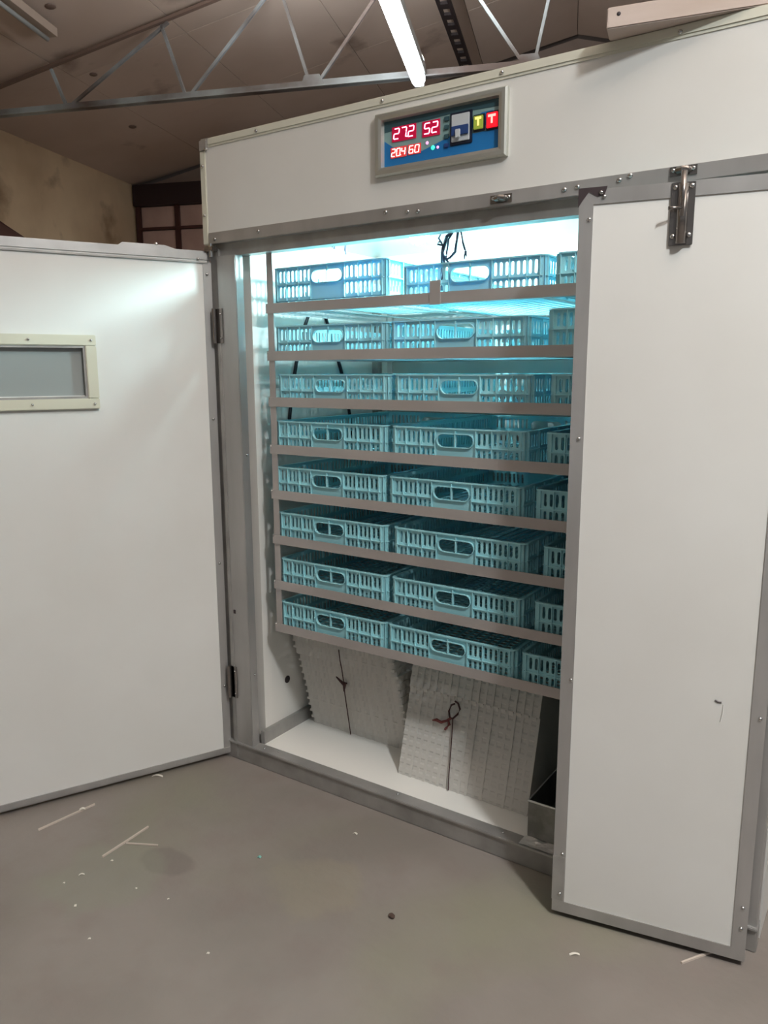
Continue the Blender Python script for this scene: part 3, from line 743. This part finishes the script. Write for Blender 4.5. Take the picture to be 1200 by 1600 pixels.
bb.tube([(x, yf2(z)-.006, z) for x, z in ((.744, .254), (.749, .243), (.741, .231), (.737, .226))], [.003, .0045, .0045, .003], 7); bb.build('frayed_end', 'cordred', s2)

# ================================================================== TIN PAN, BULB, CABLES
px0, px1, py0, py1, pz0, pz1 = 1.051, 1.40, .034, .235, .0665, .165
pan = MB(); t_ = .002
pan.box(px0, px1, py0, py0+t_, pz0, pz1); pan.box(px0, px1, py1-t_, py1, pz0, pz1); pan.box(px0, px0+t_, py0+t_, py1-t_, pz0, pz1)
pan.box(px1-t_, px1, py0+t_, py1-t_, pz0, pz1); pan.box(px0+t_, px1-t_, py0+t_, py1-t_, pz0, pz0+t_)
pan = pan.build('water_pan', 'pan'); tag(pan, 'open tin water pan on the cabinet floor behind the right door edge', 'pan')
bb = MB(); e = .003
bb.tube([(px0, py0, pz1), (px1, py0, pz1), (px1, py1, pz1), (px0, py1, pz1)], .0028, 8, closed=True); bb.build('rolled_rim', 'foil', pan, smooth=True)

lb = empty('light_bulb', (.628, .175, 1.644), 'glowing white bulb under the cabinet ceiling just behind the header', 'bulb')
bb = MB(); c_ = Vector((.628, .175, 1.612)); k = []
for i, (r_, z_) in enumerate(((.004, -.030), (.018, -.025), (.028, -.010), (.029, .004), (.020, .020), (.013, .028))):
    kk = len(bb.v)
    for j in range(16): w = 2*math.pi*j/16; bb.v.append((c_.x+r_*math.cos(w), c_.y+r_*math.sin(w), c_.z+z_))
    k.append(kk)
for i in range(5):
    for j in range(16): bb.f.append((k[i]+j, k[i]+(j+1) % 16, k[i+1]+(j+1) % 16, k[i+1]+j))
bb.f.append(tuple(k[0]+j for j in range(16)))
bb.f.append(tuple(k[5]+j for j in range(16)))
bb.build('bulb', 'bulb', lb, smooth=True)
MB().tube([(.628, .175, 1.636), (.628, .175, 1.6445)], .016, 14).build('socket', 'batten', lb)

wr = empty('wire_bundle', (.80, .07, 1.60), 'tangle of thin navy wires hanging behind the header above the middle crate', 'wires')
WY = .062
def wire(p, r=.0022, m='bluecable', y=WY): MB().tube([(x, y+.004*math.sin(9*i), z) for i, (x, z) in enumerate(p)], r*1.5, 6).build('wire', m, wr)
wire([(.762, 1.61), (.763, 1.585), (.757, 1.570), (.764, 1.555), (.766, 1.53), (.762, 1.50), (.760, 1.47), (.762, 1.445)], .0016)
wire([(.800, 1.61), (.795, 1.585), (.780, 1.572), (.772, 1.560), (.768, 1.535), (.770, 1.505), (.767, 1.47), (.765, 1.445)], .003)
wire([(.806, 1.61), (.808, 1.58), (.806, 1.555), (.800, 1.535), (.790, 1.522), (.778, 1.520), (.770, 1.527)], .0024)
wire([(.802, 1.61), (.800, 1.588), (.785, 1.565), (.778, 1.545), (.779, 1.525)], .0016)
wire([(.812, 1.61), (.816, 1.582), (.824, 1.555), (.828, 1.535), (.829, 1.515)], .0016)
wire([(.829, 1.532), (.832, 1.522), (.834, 1.534)], .0013)
wire([(.812, 1.61), (.822, 1.590), (.838, 1.582)], .0028)
wire([(.764, 1.56), (.755, 1.563), (.754, 1.556), (.765, 1.553)], .0016)
wire([(.770, 1.525), (.782, 1.512), (.788, 1.503)], .0018)
wr2 = empty('wire_bundle', (.42, .10, 1.60), 'short dark wire ends hanging at the upper left of the cabinet', 'wires')
for p in ([(.395, 1.645), (.398, 1.60), (.394, 1.585)], [(.400, 1.645), (.404, 1.61), (.401, 1.58)], [(.437, 1.645), (.441, 1.60), (.438, 1.575), (.441, 1.562)]):
    MB().tube([(x, .10, z) for x, z in p], .0022, 6).build('wire', 'bluecable', wr2)
cb = MB(); cb.tube([(.131, .20, 1.02), (.131, .205, 1.10), (.131, .225, 1.2), (.131, .245, 1.272), (.131, .285, 1.38), (.131, .33, 1.455), (.131, .38, 1.46), (.131, .42, 1.38), (.131, .475, 1.262), (.131, .51, 1.17), (.131, .53, 1.08), (.131, .54, 1.0)], .0055, 8)
tag(cb.build('drive_cable', 'blackcable', smooth=True), 'thick black cable looped down the left inner wall behind the crates', 'cable')

# ================================================================== FLOOR LITTER
def stick(a, b_, label, r=.0022):
    r *= 1.1; o = MB().bar((a[0], a[1], r), (b_[0], b_[1], r), 2*r, 2*r).build('wooden_stick', 'stick'); tag(o, label, 'stick')
stick((-.123, -.599), (-.104, -.432), 'thin wooden stick with a paper crumb on the floor nearest the open door')
stick((.128, -.576), (.119, -.420), 'thin wooden stick forming the longer stroke of the crossed pair')
o = MB().bar((.131, -.503, .0022), (.209, -.462, .0022), .0035, .0035).build('wooden_stick', 'stick'); tag(o, 'short thin wooden stick touching the longer one on the floor', 'stick')
stick((1.474, -.119), (1.530, -.035), 'pale stick poking out from under the right door', .002)
def scrap(x, y, z0_, w, d, rot, label, mt='paper', nm='paper_scrap', cat='scrap', curl=.003):
    bb = MB(); n = 5; c_, s_ = math.cos(rot), math.sin(rot)
    for zz_ in (0, .0008):
        for i in range(n+1):
            t = i/n; lx = (t-.5)*w; lz = curl*math.sin(t*math.pi)+zz_+z0_+.0002
            for ly in (-d/2*(1-.3*t), d/2): bb.v.append((x+lx*c_-ly*s_, y+lx*s_+ly*c_, lz))
    m_ = 2*(n+1)
    for i in range(n):
        a = 2*i; bb.f += [(a, a+2, a+3, a+1), (m_+a, m_+a+1, m_+a+3, m_+a+2), (a, m_+a, m_+a+2, a+2), (a+1, a+3, m_+a+3, m_+a+1)]
    bb.f += [(0, 1, m_+1, m_), (2*n, m_+2*n, m_+2*n+1, 2*n+1)]
    o = bb.build(nm, mt); tag(o, label, cat)
scrap(-.107, -.471, .0046, .016, .011, .9, 'white crumb of paper sitting on the stick nearest the open door')
scrap(-.080, -.222, 0, .034, .009, .5, 'curled white paper strip on the floor beneath the open door', curl=.005)
scrap(1.275, -.221, 0, .022, .006, .6, 'small white paper strip on the floor left of the right door foot')
scrap(.145, -.650, 0, .014, .005, .8, 'white paper fleck on the floor at the lower left, below the crossed sticks')
scrap(.616, -.125, 0, .012, .006, 0, 'tiny white fleck on the floor close to the cabinet sill')
scrap(.469, -.349, 0, .010, .009, .3, 'small turquoise fleck on the open concrete floor', 'teal', 'plastic_bit')
for (x, y, w, lab) in ((.160, -.571, .006, 'white speck on the floor just below the crossed sticks'), (.399, -.590, .005, 'white speck on the floor below the damp patch'),
        (.302, -.607, .005, 'white speck on the floor left of the damp patch bottom'), (.233, -.728, .007, 'white speck near the left edge of the photo floor'),
        (.610, -.661, .006, 'white speck at the bottom of the photo, left of centre'), (.356, -.778, .006, 'white speck at the lower left corner of the floor'), (.136, -.694, .005, 'white speck left of the paper fleck')):
    scrap(x, y, 0, w, w*.8, random.uniform(0, 3), lab, nm='paper_speck', curl=.001)
bb = MB(); c_ = Vector((.881, -.345, .005))
bm = bmesh.new(); bmesh.ops.create_icosphere(bm, subdivisions=2, radius=.0085)
for v_ in bm.verts: v_.co = Vector((v_.co.x*1.1, v_.co.y*.8, v_.co.z*.6))*random.uniform(.85, 1.1)+c_
me = bpy.data.meshes.new('pebble'); bm.to_mesh(me); bm.free(); me.materials.append(M['stone'])
o = bpy.data.objects.new('pebble', me); COL.objects.link(o); tag(o, 'small dark brown pebble alone on the concrete floor', 'pebble')
